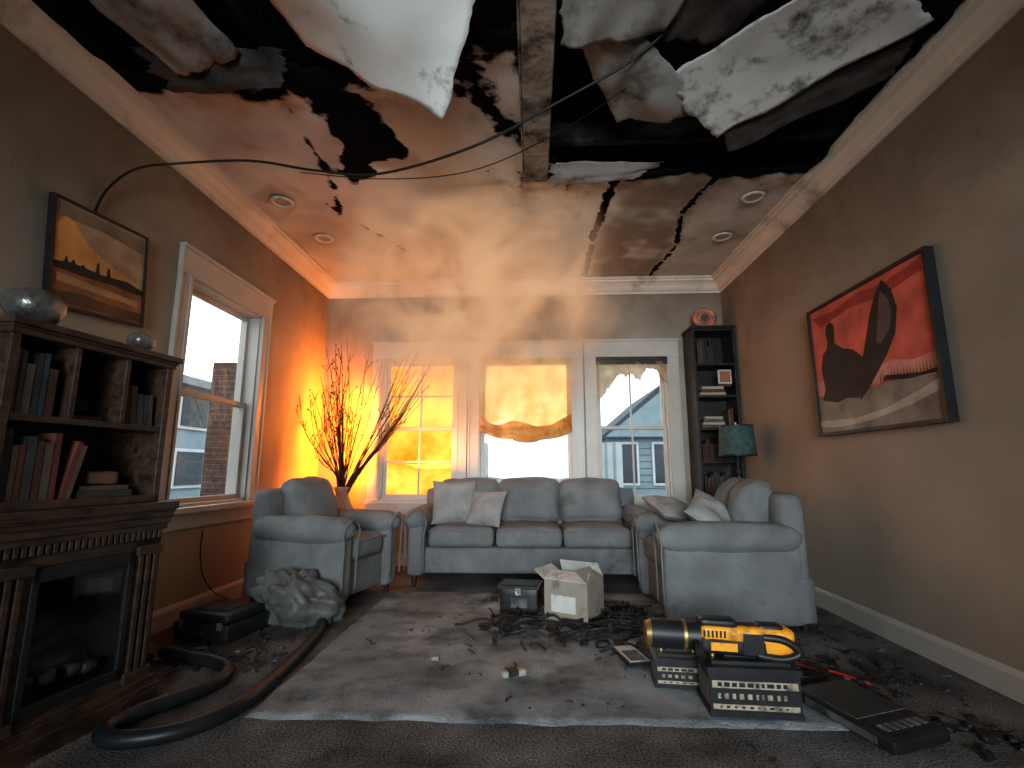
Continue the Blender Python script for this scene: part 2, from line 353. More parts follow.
b=B(); b.box((-.045,YF,2.93),(.115,3.2,3.2),'beam'); b.box((-.06,YF,2.955),(-.045,3.15,3.0),'beam'); b.done('ceiling_beam',bevel=.008)
b=B()
for x in (-1.9,-1.45,-.95,-.5,.6,1.1,1.6): b.box((x-.025,YF+.0,3.2),(x+.025,YB,3.4),'joist')
b.box((.13,2.95,3.06),(2.03,3.0,3.2),'joist'); b.done('ceiling_joist')
def sweep(name,prof,path,k):
    b=B(); vs=[];fs=[]; n=len(prof)
    for p,d in path:
        for o,z in prof: vs.append((p[0]+d[0]*o,p[1]+d[1]*o,z))
    for i in range(len(path)-1):
        for j in range(n):
            j2=(j+1)%n; fs.append((i*n+j,i*n+j2,(i+1)*n+j2,(i+1)*n+j))
    b.add(vs,fs,k,False); return b.done(name)
cp=[(0,2.845),(.012,2.845),(.014,2.865),(.03,2.872),(.045,2.89),(.06,2.92),(.085,2.945),(.11,2.955),(.115,2.972),(.135,2.975),(.135,2.999),(0,2.999)]
sweep('trim_1',cp,[((XL,YF),(1,0)),((XL,YB),(1,-1)),((XR,YB),(-1,-1)),((XR,YF),(-1,0))],'trim')
bp_=[(0,0),(.018,0),(.018,.10),(.012,.115),(.006,.125),(0,.125)]
sweep('baseboard_left',bp_,[((XL,YF),(1,0)),((XL,YB),(1,-1))],'casing')
sweep('baseboard_back',bp_,[((XL,YB),(1,-1)),((XR,YB),(-1,-1))],'casing')
sweep('baseboard_right',bp_,[((XR,YB),(-1,-1)),((XR,YF),(-1,0))],'casing')
M['lens']=mat('light_lens',(.3,.29,.27),.5)
for (x,y) in ((-1.84,4.09),(1.68,4.20),(1.67,3.55),(-1.91,3.47)):
    b=B(); b.lathe([(.0,-.003),(.055,-.004)],'lens'); b.lathe([(.055,-.004),(.06,-.010),(.075,-.012),(.085,-.002),(.085,.0)],'trim'); b.done('recessed_light',loc=(x,y,H-.014))
def window(name,x0,x1,z0,z1,loc,rz,vm=0,hm=0,casing=.10,meet=True,cl=True,cr=True,sill=True):
    b=B(); w=.035
    if cl: b.box((x0-casing,-.022,z0-.02),(x0+.005,0,z1+casing+.03),'casing')
    if cr: b.box((x1-.005,-.022,z0-.02),(x1+casing,0,z1+casing+.03),'casing')
    if cl: b.box((x0-casing,-.032,z0-.02),(x0-casing+.02,-.022,z1+casing+.05),'casing')
    if cr: b.box((x1+casing-.02,-.032,z0-.02),(x1+casing,-.022,z1+casing+.05),'casing')
    b.box((x0-casing-.005,-.03,z1),(x1+casing+.005,0,z1+casing+.05),'casing'); b.box((x0-casing-.01,-.045,z1+casing+.05),(x1+casing+.01,0,z1+casing+.075),'casing')
    b.box((x0-.02,-.03,z0),(x0+.005,-.02,z1),'casing'); b.box((x1-.005,-.03,z0),(x1+.02,-.02,z1),'casing')
    if sill:
        b.box((x0-casing-.01,-.075,z0-.035),(x1+casing+.01,.05,z0),'casing'); b.box((x0-casing,-.02,z0-.14),(x1+casing,0,z0-.035),'casing')
    b.box((x0,0,z0),(x0+.02,TH,z1),'casing'); b.box((x1-.02,0,z0),(x1,TH,z1),'casing'); b.box((x0,0,z1-.02),(x1,TH,z1),'casing'); b.box((x0,0,z0),(x1,TH,z0+.02),'casing')
    zm=(z0+z1)/2
    def sash(za,zb,y,vm,hm):
        b.box((x0+.02,y,za),(x0+.02+w,y+.03,zb),'casing'); b.box((x1-.02-w,y,za),(x1-.02,y+.03,zb),'casing')
        b.box((x0+.02+w,y,za),(x1-.02-w,y+.03,za+w),'casing'); b.box((x0+.02+w,y,zb-w),(x1-.02-w,y+.03,zb),'casing')
        for i in range(vm):
            xx=x0+(x1-x0)*(i+1)/(vm+1); b.box((xx-.009,y+.006,za+w),(xx+.009,y+.024,zb-w),'casing')
        for i in range(hm):
            zz=za+(zb-za)*(i+1)/(hm+1); b.box((x0+.02+w,y+.007,zz-.009),(x1-.02-w,y+.023,zz+.009),'casing')
        b.add([(x0+.03,y+.015,za+.01),(x1-.03,y+.015,za+.01),(x1-.03,y+.015,zb-.01),(x0+.03,y+.015,zb-.01)],[(0,1,2,3)],'glass')
    sash(z0+.02,zm+.02,.05,vm,hm); sash(zm-.02,z1-.02,.085,vm,hm)
    return b.done(name,loc=loc,rz=rz,bevel=.002)
window('window_1',*WB[0][:2],*WB[0][2:],(0,YB,0),0,vm=1,hm=1,casing=.115)
window('window_2',*WB[1][:2],*WB[1][2:],(0,YB,0),0,casing=.115)
window('window_3',*WB[2][:2],*WB[2][2:],(0,YB,0),0,vm=1,casing=.12)
window('window_4',WL[0],WL[1],WL[2],WL[3],(XL,0,0),rad(90),casing=.115)
window('added_window_5',-1.4,1.6,.5,2.3,(0,YF,0),rad(180),vm=2,casing=.1)  # unseen window, added behind the camera to go with the fill light
# ---------------------------------------------------------------- rug
b=B(); vs=[];fs=[];nx,ny=90,90
for j in range(ny+1):
    for i in range(nx+1):
        u=i/nx;v=j/ny; x=-1.14+u*2.42; y=2.10+v*2.05
        e=min(u,1-u,v,1-v)
        if e<.001: x+=noise.noise((x*9,y*9,0))*.015; y+=noise.noise((x*7,y*7,5))*.02
        z=.012 if e>.001 else .001
        z+=max(0,noise.noise((x*2.2,y*2.2,3)))*.01+noise.noise((x*9,y*9,3))*.003 if e>.001 else 0
        vs.append((x,y,z))
for j in range(ny):
    for i in range(nx):
        a=j*(nx+1)+i; fs.append((a,a+1,a+nx+2,a+nx+1))
b.add(vs,fs,'rug',True); b.done('area_rug')
# ---------------------------------------------------------------- sofas
def sofa(name,w,d,ns,loc,rz,backh=.82,aw=.17,seed=0,nb=None,seath=.47,lean=-11,roll=.04,low=0):
    b=B(); f='fabric'; hw=w/2; nb=nb or ns
    b.puff((0,d/2+.02,.21-low/2),(w-.06,d-.08,.22+low),.03,f,n=8,wr=.002,seed=seed)
    for sx in (-1,1):
        cx=sx*(hw-aw/2-.015)
        b.puff((cx,d*.46,.30-low/2),(aw-.03,d*.90,.42+low),.035,f,n=10,wr=.004,seed=seed+sx,bulge=(.012,.01,0))
        b.puff((cx+sx*.01,d*.46-.012,.54),(aw+roll,d*.93,.17),.084,f,n=12,wr=.006,seed=seed+sx*2,bulge=(0,.015,.012))
        b.tube([(cx-aw*.46,-.012,.14),(cx-aw*.46,-.016,.42),(cx-aw*.52,-.02,.54),(cx,-.03,.62),(cx+aw*.55,-.02,.54),(cx+aw*.46,-.016,.42),(cx+aw*.46,-.012,.14)],.006,f)
        for yy in (.06,d-.08): b.cyl((sx*(hw-.09),yy,.12),(sx*(hw-.09),yy,0),.03,.018,'leg',12)
    iw=w-2*aw-.04; cw=iw/ns
    for i in range(ns):
        cx=-iw/2+cw*(i+.5)
        b.puff((cx,d*.40,seath-.075),(cw-.006,d*.74,.165),.05,f,n=14,bulge=(0,.012,.022),wr=.006,seed=seed+i)
        b.tube([(cx-cw/2+.02,.012,seath-.02),(cx,.002,seath-.012),(cx+cw/2-.02,.012,seath-.02)],.005,f)
    b.puff((0,d-.11,.45),(w-.08,.17,(backh-.1)*.95),.06,f,n=10,wr=.004,seed=seed+8)
    cw=iw/nb
    for i in range(nb):
        cx=-iw/2+cw*(i+.5)
        X=T(cx,d-.26,seath+.20,lean,0,0)
        b.puff((0,0,0),(cw+.01,.19,backh-seath+.04),.075,f,X=X,n=14,bulge=(.0,.045,.02),wr=.010,seed=seed+i+20)
    return b.done(name,loc=loc,rz=rz)
sofa('sofa',2.10,.86,3,(-.04,4.29,0),0,seed=1)
sofa('armchair',.82,.84,1,(-1.20,3.84,0),rad(90-14),seed=5,backh=.87,lean=-20,low=.03)
sofa('loveseat',.94,.92,1,(.80,3.69,0),rad(-90),seed=9,nb=2,backh=.86,lean=-18,low=.06)
def throw(name,loc,rx,ry,rz,size=.38,k='fabric2',seed=0,t=.14):
    b=B(); b.pillow(size,t,k,None,seed=seed); b.done(name,loc=loc,rot=(rad(rx),rad(ry),rad(rz)))
throw('throw_pillow',(-.72,4.63,.67),72,0,8,.40,seed=1)
throw('throw_pillow.001',(-.42,4.53,.625),62,0,-22,.34,seed=3)
throw('throw_pillow.002',(1.24,3.56,.64),38,-20,60,.40,seed=6)
throw('throw_pillow.003',(1.06,3.96,.66),20,10,20,.36,seed=8)
# ---------------------------------------------------------------- fireplace + bookcase
ang=rad(83); fl=(-1.66,2.25,0)
b=B(); L=.70; D=.5; k='dkwood'
b.box((-L-.02,-.05,0),(.02,D,.07),k); b.box((-L-.01,-.03,.07),(.01,D,.10),k)
xa0,xb0=-.52,-.13
b.box((-L,.0,.10),(xa0,D,.70),k); b.box((xb0,.0,.10),(0,D,.70),k)
b.box((-L,.0,.62),(0,D,.76),k); b.box((xa0,.0,.08),(xb0,D,.13),k); b.box((xa0,.38,.13),(xb0,D,.62),'soot')
b.box((xa0,.03,.13),(xa0+.006,.38,.62),'soot'); b.box((xb0-.006,.03,.13),(xb0,.38,.62),'soot')
for xx in (-L+.035,-L+.07,-L+.105,-L+.14,-.10,-.065,-.03):
    b.box((xx-.010,-.012,.14),(xx+.010,0,.60),k)
for xa,xc in ((-L+.005,xa0-.005),(-.125,-.005)):
    b.box((xa,-.02,.10),(xc,0,.14),k); b.box((xa,-.02,.60),(xc,0,.64),k)
for i in range(26):
    xx=-L+.03+i*(L-.06)/25; b.box((xx-.008,-.018,.665),(xx+.008,0,.70),k)
b.box((-L-.005,-.02,.70),(.005,D,.725),k); b.box((-L-.015,-.03,.725),(.01,D,.755),k); b.box((-L-.02,-.038,.755),(.015,D,.775),k); b.box((-L-.03,-.05,.785),(.025,D,.82),k); b.box((-L-.025,-.042,.775),(.02,D,.785),k)
x0,x1=xa0,xb0
b.box((x0,-.008,.13),(x0+.025,.01,.62),'black'); b.box((x1-.025,-.008,.13),(x1,.01,.62),'black'); b.box((x0,-.008,.57),(x1,.01,.62),'black'); b.box((x0,-.008,.13),(x1,.01,.17),'black')
for i,(a,c,z,r) in enumerate([(-.48,-.18,.24,.035),(-.46,-.20,.30,.032),(-.42,-.16,.25,.03),(-.42,-.24,.36,.025)]):
    b.tube([(a,.14+i*.03,z),((a+c)/2,.11+i*.04,z+.01),(c,.16+i*.02,z-.01+.03*(i%2))],r,'ash',seg=10)
rr_=random.Random(11)
for i in range(26):
    xx=-.48+rr_.random()*.32; yy=.04+rr_.random()*.25; b.puff((xx,yy,.19+.05*rr_.random()),(.05,.05,.04),.015,'ash',n=4,wr=.01,seed=i)
b.add([(x0+.025,.004,.17),(x1-.025,.004,.17),(x1-.025,.004,.57),(x0+.025,.004,.57)],[(0,1,2,3)],'glass')
b.done('fireplace',loc=fl,rz=ang,bevel=.003)
b=B(); X0,X1=-.685,-.02; z0,z1=.82,1.44; y0,y1=.02,.34
b.box((X0,y0,z0),(X0+.03,y1,z1),k); b.box((X1-.03,y0,z0),(X1,y1,z1),k); b.box((X0,y1-.015,z0),(X1,y1,z1),'blkwood')
b.box((X0,y0,z0),(X1,y1,z0+.03),k); b.box((X0+.03,y0+.005,1.125),(X1-.03,y1,1.15),k); b.box((X0-.01,y0-.01,z1-.02),(X1+.005,y1,z1+.01),k); b.box((X0-.025,y0-.03,z1+.01),(X1+.02,y1+.02,z1+.035),k); b.box((X0-.015,y0-.018,z1),(X1+.01,y1,z1+.012),k)
b.box((-.25,y0+.005,1.15),(-.23,y1,z1),k); b.box((-.46,y0+.005,1.15),(-.44,y1,z1),k)
b.done('bookcase',loc=fl,rz=ang,bevel=.003)
bookcols=[(.07,.03,.02),(.03,.045,.055),(.12,.035,.025),(.045,.045,.045),(.11,.08,.055),(.04,.055,.05),(.09,.07,.055),(.025,.025,.03)]
BM=[mat('book_cover_%d'%i,c,.7,.3,12) for i,c in enumerate(bookcols)]
def books(b,xa,xb,y,z,hmax,dep=.16,lean=0,seed=0):
    r=random.Random(seed); x=xa
    while x<xb-.01:
        w=r.uniform(.016,.035); h=hmax*r.uniform(.72,1); d=dep*r.uniform(.8,1); bm=BM[r.randrange(len(BM))]
        X=T(x,y,z,0,lean if lean else 0,0)
        b.box((0,0,0),(w*.94,.004,h),bm,X); b.box((0,0,0),(.002,d,h),bm,X); b.box((w*.94-.002,0,0),(w*.94,d,h),bm,X); b.box((.002,.004,.004),(w*.94-.002,d-.004,h-.006),'paper',X)
        x+=w
b=B(); books(b,-.645,-.49,.045,1.15,.24,seed=1); books(b,-.21,-.08,.05,1.15,.18,seed=5,lean=-4); books(b,-.645,-.46,.045,.85,.25,seed=2)
X=T(-.43,.05,.852,0,12,0); b.box((0,0,0),(.02,.17,.22),BM[2],X); b.box((.021,0,0),(.04,.17,.21),BM[4],X)
b.box((-.35,.06,.85),(-.12,.22,.875),BM[3]); b.box((-.34,.07,.876),(-.13,.21,.895),BM[4]); b.puff((-.23,.12,.925),(.13,.07,.055),.012,mat('box_tan',(.18,.10,.06),.6),n=5)
b.add([(-.38,.18,.852),(-.14,.20,.852),(-.14,.26,1.03),(-.38,.25,1.05)],[(0,1,2,3)],BM[7])
b.box((-.42,.08,1.15),(-.28,.22,1.17),BM[0]); b.puff((-.35,.14,1.21),(.08,.08,.07),.03,'ash',n=6)
b.done('books',loc=fl,rz=ang)
def orn(name,x,y,z,s,seed):
    b=B(); b.lathe([(0,0),(.35*s,0),(.42*s,.05*s),(.75*s,.25*s),(.98*s,.62*s),(.95*s,1.0*s),(.7*s,1.3*s),(.35*s,1.45*s),(.30*s,1.5*s),(.22*s,1.46*s),(0,1.4*s)],'steel',wob=.22); b.done(name,loc=(x,y,z))
def loc2(lx,ly,z): return (fl[0]+lx*math.cos(ang)-ly*math.sin(ang),fl[1]+lx*math.sin(ang)+ly*math.cos(ang),z)
orn('foil_vase',*loc2(-.58,.10,1.476),.092,1); orn('foil_vase.001',*loc2(-.18,.05,1.476),.055,4)
# ---------------------------------------------------------------- pictures
def pm(n,c,v=.25,s=5): return mat(n,c,.6,v,s,coord='Object')
R_=pm('art_red',(.56,.12,.09),.4,5); R2=pm('art_pink',(.60,.27,.22),.35,5); K_=pm('art_black',(.02,.016,.016),.5); G_=pm('art_grey',(.24,.21,.185),.5,5); Y_=pm('art_amber',(.70,.34,.11),.3,6); O_=pm('art_rust',(.26,.10,.045),.5,6); C_=pm('art_cream',(.38,.27,.18),.35,6); W_=pm('art_pale',(.42,.38,.34),.3,5)
def picture(name,w,h,polys,bg,loc,rot,fw=.018,fd=.035,frame='black'):
    b=B()
    b.box((0,-fd*.7,0),(w,0,h),bg)
    b.box((-fw,-fd,-fw),(0,0,h+fw),frame); b.box((w,-fd,-fw),(w+fw,0,h+fw),frame); b.box((0,-fd,-fw),(w,0,0),frame); b.box((0,-fd,h),(w,0,h+fw),frame)
    for i,(pts,mm) in enumerate(polys):
        y=-fd*.7-.0004*(i+1); b.add([(u*w,y,v*h) for u,v in pts],[tuple(range(len(pts)))],mm)
    return b.done(name,loc=loc,rot=rot)
pp=[([(0,0),(1,0),(1,.26),(.7,.28),(.4,.26),(0,.30)],G_),([(0,.30),(.3,.28),(.5,.29),(.7,.28),(1,.26),(1,.40),(.85,.38),(.7,.42),(.5,.38),(.2,.40),(0,.42)],R2),
 ([(.02,.95),(.25,.93),(.5,.97),(.7,.94),(.95,.97),(.98,.90),(.7,.86),(.4,.89),(.1,.85)],pm('art_dark_red',(.32,.045,.035),.4)),
 ([(.70,.97),(.76,.88),(.785,.74),(.75,.58),(.67,.46),(.60,.38),(.50,.27),(.42,.20),(.40,.30),(.44,.40),(.48,.50),(.53,.64),(.58,.78),(.64,.90)],K_),
 ([(.68,.90),(.73,.82),(.745,.72),(.71,.62),(.64,.55),(.60,.56),(.63,.70),(.655,.82)],pm('art_brown_grey',(.10,.07,.065),.5)),
 ([(.05,.26),(.09,.34),(.07,.5),(.10,.62),(.15,.66),(.165,.72),(.15,.78),(.17,.84),(.21,.86),(.245,.82),(.24,.74),(.235,.68),(.30,.62),(.40,.58),(.48,.50),(.52,.40),(.50,.28),(.40,.22),(.30,.24),(.2,.22)],K_),
 ([(.62,.30),(.64,.33),(.75,.31),(.9,.29),(1,.30),(1,.27),(.8,.27)],K_),
 ([(0,.10),(.35,.08),(.6,.11),(.9,.20),(1,.24),(1,.17),(.8,.11),(.5,.05),(.2,.03),(0,.05)],W_)]
rp=random.Random(2)
for i in range(18):
    u=.60+i*.022; hgt=.28+.06*rp.random(); pp.append(([(u,.28),(u+.008,.28),(u+.004,hgt+.05)],K_))
picture('wall_painting',1.06,.85,pp,R_,(XR-.012,3.54,1.205),(0,0,rad(-90)),fd=.05,fw=.02)
pl=[([(0,.42),(0,.0),(1,0),(1,.34),(.7,.38),(.4,.40)],O_),([(0,.98),(.3,.98),(.98,.98),(.98,.8),(.5,.86),(0,.84)],pm('art_dusk',(.22,.16,.12),.4)),([(.02,.40),(.02,.75),(.10,.86),(.18,.84),(.30,.70),(.40,.62),(.55,.56),(.72,.50),(.95,.44),(.98,.40)],Y_),([(0,.40),(.2,.43),(.5,.41),(.8,.43),(1,.38),(1,.32),(.6,.34),(.3,.33),(0,.34)],K_),
 ([(.05,.30),(.5,.27),(.95,.24),(.95,.18),(.5,.2),(.05,.22)],pm('art_sand',(.42,.25,.13),.4)),([(.0,.12),(.3,.15),(.6,.12),(1,.12),(1,.02),(0,.02)],pm('art_umber',(.10,.05,.03),.5)),([(.42,.34),(.44,.52),(.46,.52),(.47,.40),(.55,.40),(.56,.50),(.58,.50),(.6,.38),(.75,.38),(.78,.34)],K_),
 ([(.1,.40),(.13,.48),(.16,.40),(.2,.47),(.24,.40),(.3,.45),(.34,.40)],K_)]
picture('framed_print',.545,.50,pl,C_,(XL+.02,2.115,1.725),(0,rad(0),rad(90)),fd=.03,fw=.014)
bpy.data.objects['framed_print'].rotation_euler=(Matrix.Rotation(rad(5),3,'X')@Matrix.Rotation(rad(90),3,'Z')).to_euler()
# ---------------------------------------------------------------- right corner shelf
b=B(); sx0,sx1,sy0,sy1=1.60,2.02,4.93,5.235; k='blkwood'
b.box((sx0,sy0,0),(sx0+.025,sy1,2.36),k); b.box((sx1-.025,sy0,0),(sx1,sy1,2.36),k); b.box((sx0,sy1-.012,0),(sx1,sy1,2.36),k)
for z in (.05,.38,.70,1.02,1.34,1.66,1.98,2.335): b.box((sx0+.025,sy0+.004,z),(sx1-.025,sy1-.012,z+.025),k)
b.box((sx0-.015,sy0-.015,2.36),(sx1,sy1,2.385),k); b.done('bookshelf',bevel=.002)
b=B()
for i,z in enumerate((.725,1.045,1.365,1.685,2.005)):
    if i in(0,1): books(b,sx0+.04,sx0+.34,sy0+.02,z,.22,seed=30+i)
    elif i==2:
        for q in range(4): b.box((sx0+.05+.01*q,sy0+.02,z+q*.028),(sx0+.28-.008*q,sy0+.22,z+.024+q*.028),'paper' if q%2 else BM[4])
        books(b,sx0+.31,sx0+.37,sy0+.03,z,.20,seed=33)
    elif i==3:
        for q in range(3): b.box((sx0+.05+.01*q,sy0+.02,z+q*.03),(sx0+.30-.008*q,sy0+.22,z+.026+q*.03),'paper' if q%2==0 else BM[2])
    else: books(b,sx0+.05,sx0+.2,sy0+.03,z,.24,seed=35)
b.box((sx0+.24,sy0+.03,1.80),(sx0+.37,sy0+.045,1.94),'cardw'); b.box((sx0+.255,sy0+.027,1.815),(sx0+.355,sy0+.03,1.925),O_); b.box((sx0+.24,sy0+.045,1.775),(sx0+.37,sy0+.15,1.80),BM[2])
b.done('books.001')
b=B(); pts=[]
CC=mat('clock_copper',(.42,.18,.11),.5,.5,14)
for i in range(25):
    t=2*math.pi*i/24; pts.append((.095*math.cos(t),0,.11+.085*math.sin(t)))
b.tube(pts,.028,CC,seg=10,sub=1); b.cyl((0,.012,.11),(0,-.01,.11),.08,.08,CC,24); b.cyl((0,.0,.11),(0,-.014,.11),.045,.045,BM[4],24)
for t in range(12):
    a=t*math.pi/6; b.box((-.003,-.014,.048),(.003,-.010,.06),'black',T(0,0,.11,0,0,0)@Matrix.Rotation(a,4,'Y'))
b.box((-.003,-.016,0),(.003,-.012,.045),'black',T(0,0,.11)@Matrix.Rotation(.7,4,'Y')); b.box((-.05,-.02,0),(.05,.03,.02),k); b.done('mantel_clock',loc=(sx0+.17,sy0+.1,2.386))
b=B(); tx,ty=1.79,4.50
b.cyl((tx,ty,.60),(tx,ty,.63),.20,.20,'dkwood',28); b.cyl((tx,ty,.03),(tx,ty,.60),.025,.025,'dkwood',12); b.cyl((tx,ty,0),(tx,ty,.03),.15,.13,'dkwood',24); b.done('side_table')
b=B(); b.lathe([(0,0),(.075,0),(.078,.015),(.03,.03),(.022,.05),(.045,.09),(.055,.14),(.04,.2),(.018,.25),(.014,.30),(.03,.31),(.012,.33),(.012,.5)],'black'); b.lathe([(.155,.45),(.14,.71)],'teal'); b.lathe([(.150,.455),(.135,.71)],'teal')
b.tube([(-.137,0,.70),(0,0,.70),(.137,0,.70)],.003,'black',sub=1); b.lathe([(.157,.448),(.159,.456),(.155,.46)],'black'); b.lathe([(.14,.702),(.143,.71),(.139,.714)],'black'); b.lathe([(0,.75),(.01,.745),(.012,.73),(.004,.70)],'brass')
b.done('table_lamp',loc=(tx,ty,.63))
# ---------------------------------------------------------------- vase with branches
VX,VY=-1.80,4.74
b=B(); b.lathe([(0,0),(.10,0),(.105,.02),(.12,.2),(.135,.4),(.12,.58),(.085,.66),(.06,.72),(.065,.76),(.08,.80),(.074,.802),(.055,.76),(.045,.7),(.0,.6)],'terracotta'); b.done('floor_vase',loc=(VX,VY,0))
b=B(); r=random.Random(4)
for i in range(58):
    a=r.uniform(-1,1)
    if a<0: tipx=-.40*abs(a)**.8; tipz=2.1-.62*abs(a)**1.2+.12*r.random()
    else: tipx=1.05*a**1.0; tipz=1.97+.25*a+.12*r.random()-.25*r.random()
    if r.random()<.3: tipz-=.35
    tipy=r.uniform(-.28,.18)
    p0=Vector((r.uniform(-.02,.02),r.uniform(-.02,.02),.64)); p3=Vector((tipx+r.uniform(-.06,.06),tipy,tipz))
    p1=p0+Vector((tipx*.14,tipy*.1,.25)); p2=p0.lerp(p3,.6)+Vector((r.uniform(-.05,.05)+.03*a,r.uniform(-.04,.04),.02))
    b.tube([p0,p1,p2,p3],lambda t:.005*(1-t)+.0018,'branch',seg=5,sub=5)
    for q in range(r.randint(3,7)):
        t=r.uniform(.3,.95); s_=p1.lerp(p2,t/.6) if t<.6 else p2.lerp(p3,(t-.6)/.4); e=s_+Vector((r.uniform(-.08,.08)+tipx*.07,r.uniform(-.06,.04),r.uniform(.04,.14)))
        if e.x<-.40: e.x=-.40
        mid=s_.lerp(e,.5)+Vector((r.uniform(-.012,.012),0,.01)); b.tube([s_,mid,e],lambda t:.0024*(1-t)+.001,'branch',seg=4,sub=2)
        if r.random()<.6: b.puff(e,(.012,.012,.02),.006,'branch',n=2,wr=0)
b.done('dry_branches',loc=(VX,VY,0))
# ---------------------------------------------------------------- curtains / blinds
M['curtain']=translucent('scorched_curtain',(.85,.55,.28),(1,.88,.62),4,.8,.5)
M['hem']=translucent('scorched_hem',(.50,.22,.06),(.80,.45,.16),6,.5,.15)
def drop(u): return .76+.10*math.sin(u*math.pi)+.02*abs(math.sin(u*9))
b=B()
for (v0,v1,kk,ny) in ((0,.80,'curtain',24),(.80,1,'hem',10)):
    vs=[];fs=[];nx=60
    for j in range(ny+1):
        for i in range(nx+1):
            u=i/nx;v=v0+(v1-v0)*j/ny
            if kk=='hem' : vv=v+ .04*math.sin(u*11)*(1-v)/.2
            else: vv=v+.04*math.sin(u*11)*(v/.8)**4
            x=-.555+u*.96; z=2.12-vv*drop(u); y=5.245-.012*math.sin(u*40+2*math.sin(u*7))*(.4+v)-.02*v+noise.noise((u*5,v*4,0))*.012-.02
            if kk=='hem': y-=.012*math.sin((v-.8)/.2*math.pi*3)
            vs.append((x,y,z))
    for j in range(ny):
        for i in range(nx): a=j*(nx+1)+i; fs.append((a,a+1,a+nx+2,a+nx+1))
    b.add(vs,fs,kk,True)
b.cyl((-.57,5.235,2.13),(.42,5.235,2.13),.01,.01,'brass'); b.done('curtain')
M['blind']=translucent('torn_blind',(.42,.33,.24),(.65,.52,.38),5,.6,.1)
b=B(); vs=[];fs=[];nx,ny=50,16
for j in range(ny+1):
    for i in range(nx+1):
        u=i/nx;v=j/ny; dr=.14+.26*(1-u)**3+.22*max(0,u-.72)+.08*noise.noise((u*9,0,3))+.05*math.sin(u*14)+.04*noise.noise((u*30,0,3))
        vs.append((.675+u*.74,5.225-.01*math.sin(u*30)*v+noise.noise((u*6,v*5,2))*.02,2.12-v*dr))
for j in range(ny):
    for i in range(nx): a=j*(nx+1)+i; fs.append((a,a+1,a+nx+2,a+nx+1))
b.add(vs,fs,'blind',True); b.cyl((.67,5.225,2.12),(1.42,5.225,2.12),.015,.015,'dkwood'); b.box((.672,5.215,2.06),(1.418,5.24,2.14),'leg'); b.done('window_blind')
# ---------------------------------------------------------------- hanging ceiling sheets
def sheetmat(name,base,amt,ds=4): return mat(name,base,.75,.12,3,dirt=(.02,.016,.014),dirt_amt=amt,dscale=ds,spec=.25)
M['sheet']=sheetmat('torn_drywall_paper',(.66,.64,.60),.12); M['sheet2']=sheetmat('sooty_drywall',(.52,.50,.47),.40,7); M['sheet3']=sheetmat('charred_drywall',(.08,.07,.065),.6)
M['sheet4']=sheetmat('smoked_drywall',(.30,.28,.255),.48,3)
def sh(name,c,k,**kw):
    b=B(); b.sheet(*c,k,**{q:v for q,v in kw.items() if q!='th'}); return b.done(name,solid=kw.get('th',.006))
sh('hanging_ceiling_sheet',((-1.25,1.35,3.0),(-.02,1.35,3.0),(-.42,2.10,2.60),(-1.08,2.06,2.985)),'sheet',sag=.06,fold=.02,tear=.03,seed=1)
sh('hanging_ceiling_sheet.001',((-2.0,1.5,3.02),(-1.55,1.4,3.02),(-1.42,2.08,2.97),(-1.80,2.17,2.93)),'sheet4',sag=.05,fold=.02,tear=.05,seed=3)
sh('hanging_ceiling_sheet.002',((.13,1.55,3.08),(.85,1.45,3.05),(.62,2.02,2.94),(.14,2.03,2.90)),'sheet4',sag=.05,fold=.02,tear=.04,seed=5)
sh('hanging_ceiling_sheet.003',((.16,2.0,3.02),(.46,1.98,2.97),(1.00,2.50,2.88),(.50,2.62,2.95)),'sheet4',sag=.05,fold=.02,tear=.04,seed=7)
sh('hanging_ceiling_sheet.004',((.66,2.30,2.93),(1.35,1.75,3.0),(1.82,2.02,2.96),(1.06,2.62,2.82)),'sheet2',sag=-.03,fold=.012,tear=.03,seed=9)
sh('hanging_ceiling_sheet.005',((1.06,2.56,2.90),(1.82,2.14,2.98),(1.84,2.34,2.95),(1.18,2.76,2.83)),'sheet3',sag=-.01,fold=.01,tear=.03,seed=11,th=.03)
sh('hanging_ceiling_sheet.006',((.12,3.06,2.99),(.9,3.1,3.0),(.72,3.22,2.96),(.14,3.26,2.94)),'sheet4',sag=.02,fold=.01,tear=.08,seed=13,th=.012)
sh('hanging_ceiling_sheet.007',((-1.95,2.05,3.0),(-1.2,2.1,3.0),(-1.3,2.26,2.93),(-1.9,2.3,2.95)),'sheet3',sag=.03,fold=.015,tear=.1,seed=15,th=.01)
sh('hanging_ceiling_sheet.008',((.45,1.5,3.06),(1.3,1.5,3.06),(.95,2.12,2.99),(.60,2.12,3.0)),'sheet3',sag=.03,fold=.015,tear=.06,seed=17,th=.012)
b=B(); b.tube([(-2.255,2.30,2.25),(-2.24,2.34,2.42),(-2.19,2.44,2.60),(-2.06,2.56,2.71),(-1.65,2.61,2.75),(-1.25,2.6,2.67),(-.86,2.57,2.62),(-.32,2.42,2.665),(.12,2.26,2.78),(.53,2.11,2.92),(.75,1.9,3.05),(.85,1.6,3.2)],.0075,'cable',seg=8); b.done('hanging_cable')
b=B(); b.tube([(-1.6,3.1,2.99),(-1.0,3.0,2.86),(-.4,2.85,2.80),(.1,2.6,2.84),(.55,2.3,2.95),(.7,2.1,3.1)],.0035,'cable',seg=6); b.tube([(-2.265,2.3,2.25),(-2.262,2.25,2.1),(-2.262,2.2,1.9)],.005,'cable',seg=6); b.done('hanging_cable.001')
b=B(); b.tube([(-2.262,3.45,.55),(-2.25,3.43,.4),(-2.262,3.5,.25),(-2.24,3.6,.12),(-2.1,3.7,.01)],.004,'cable',seg=6); b.done('wall_cord')
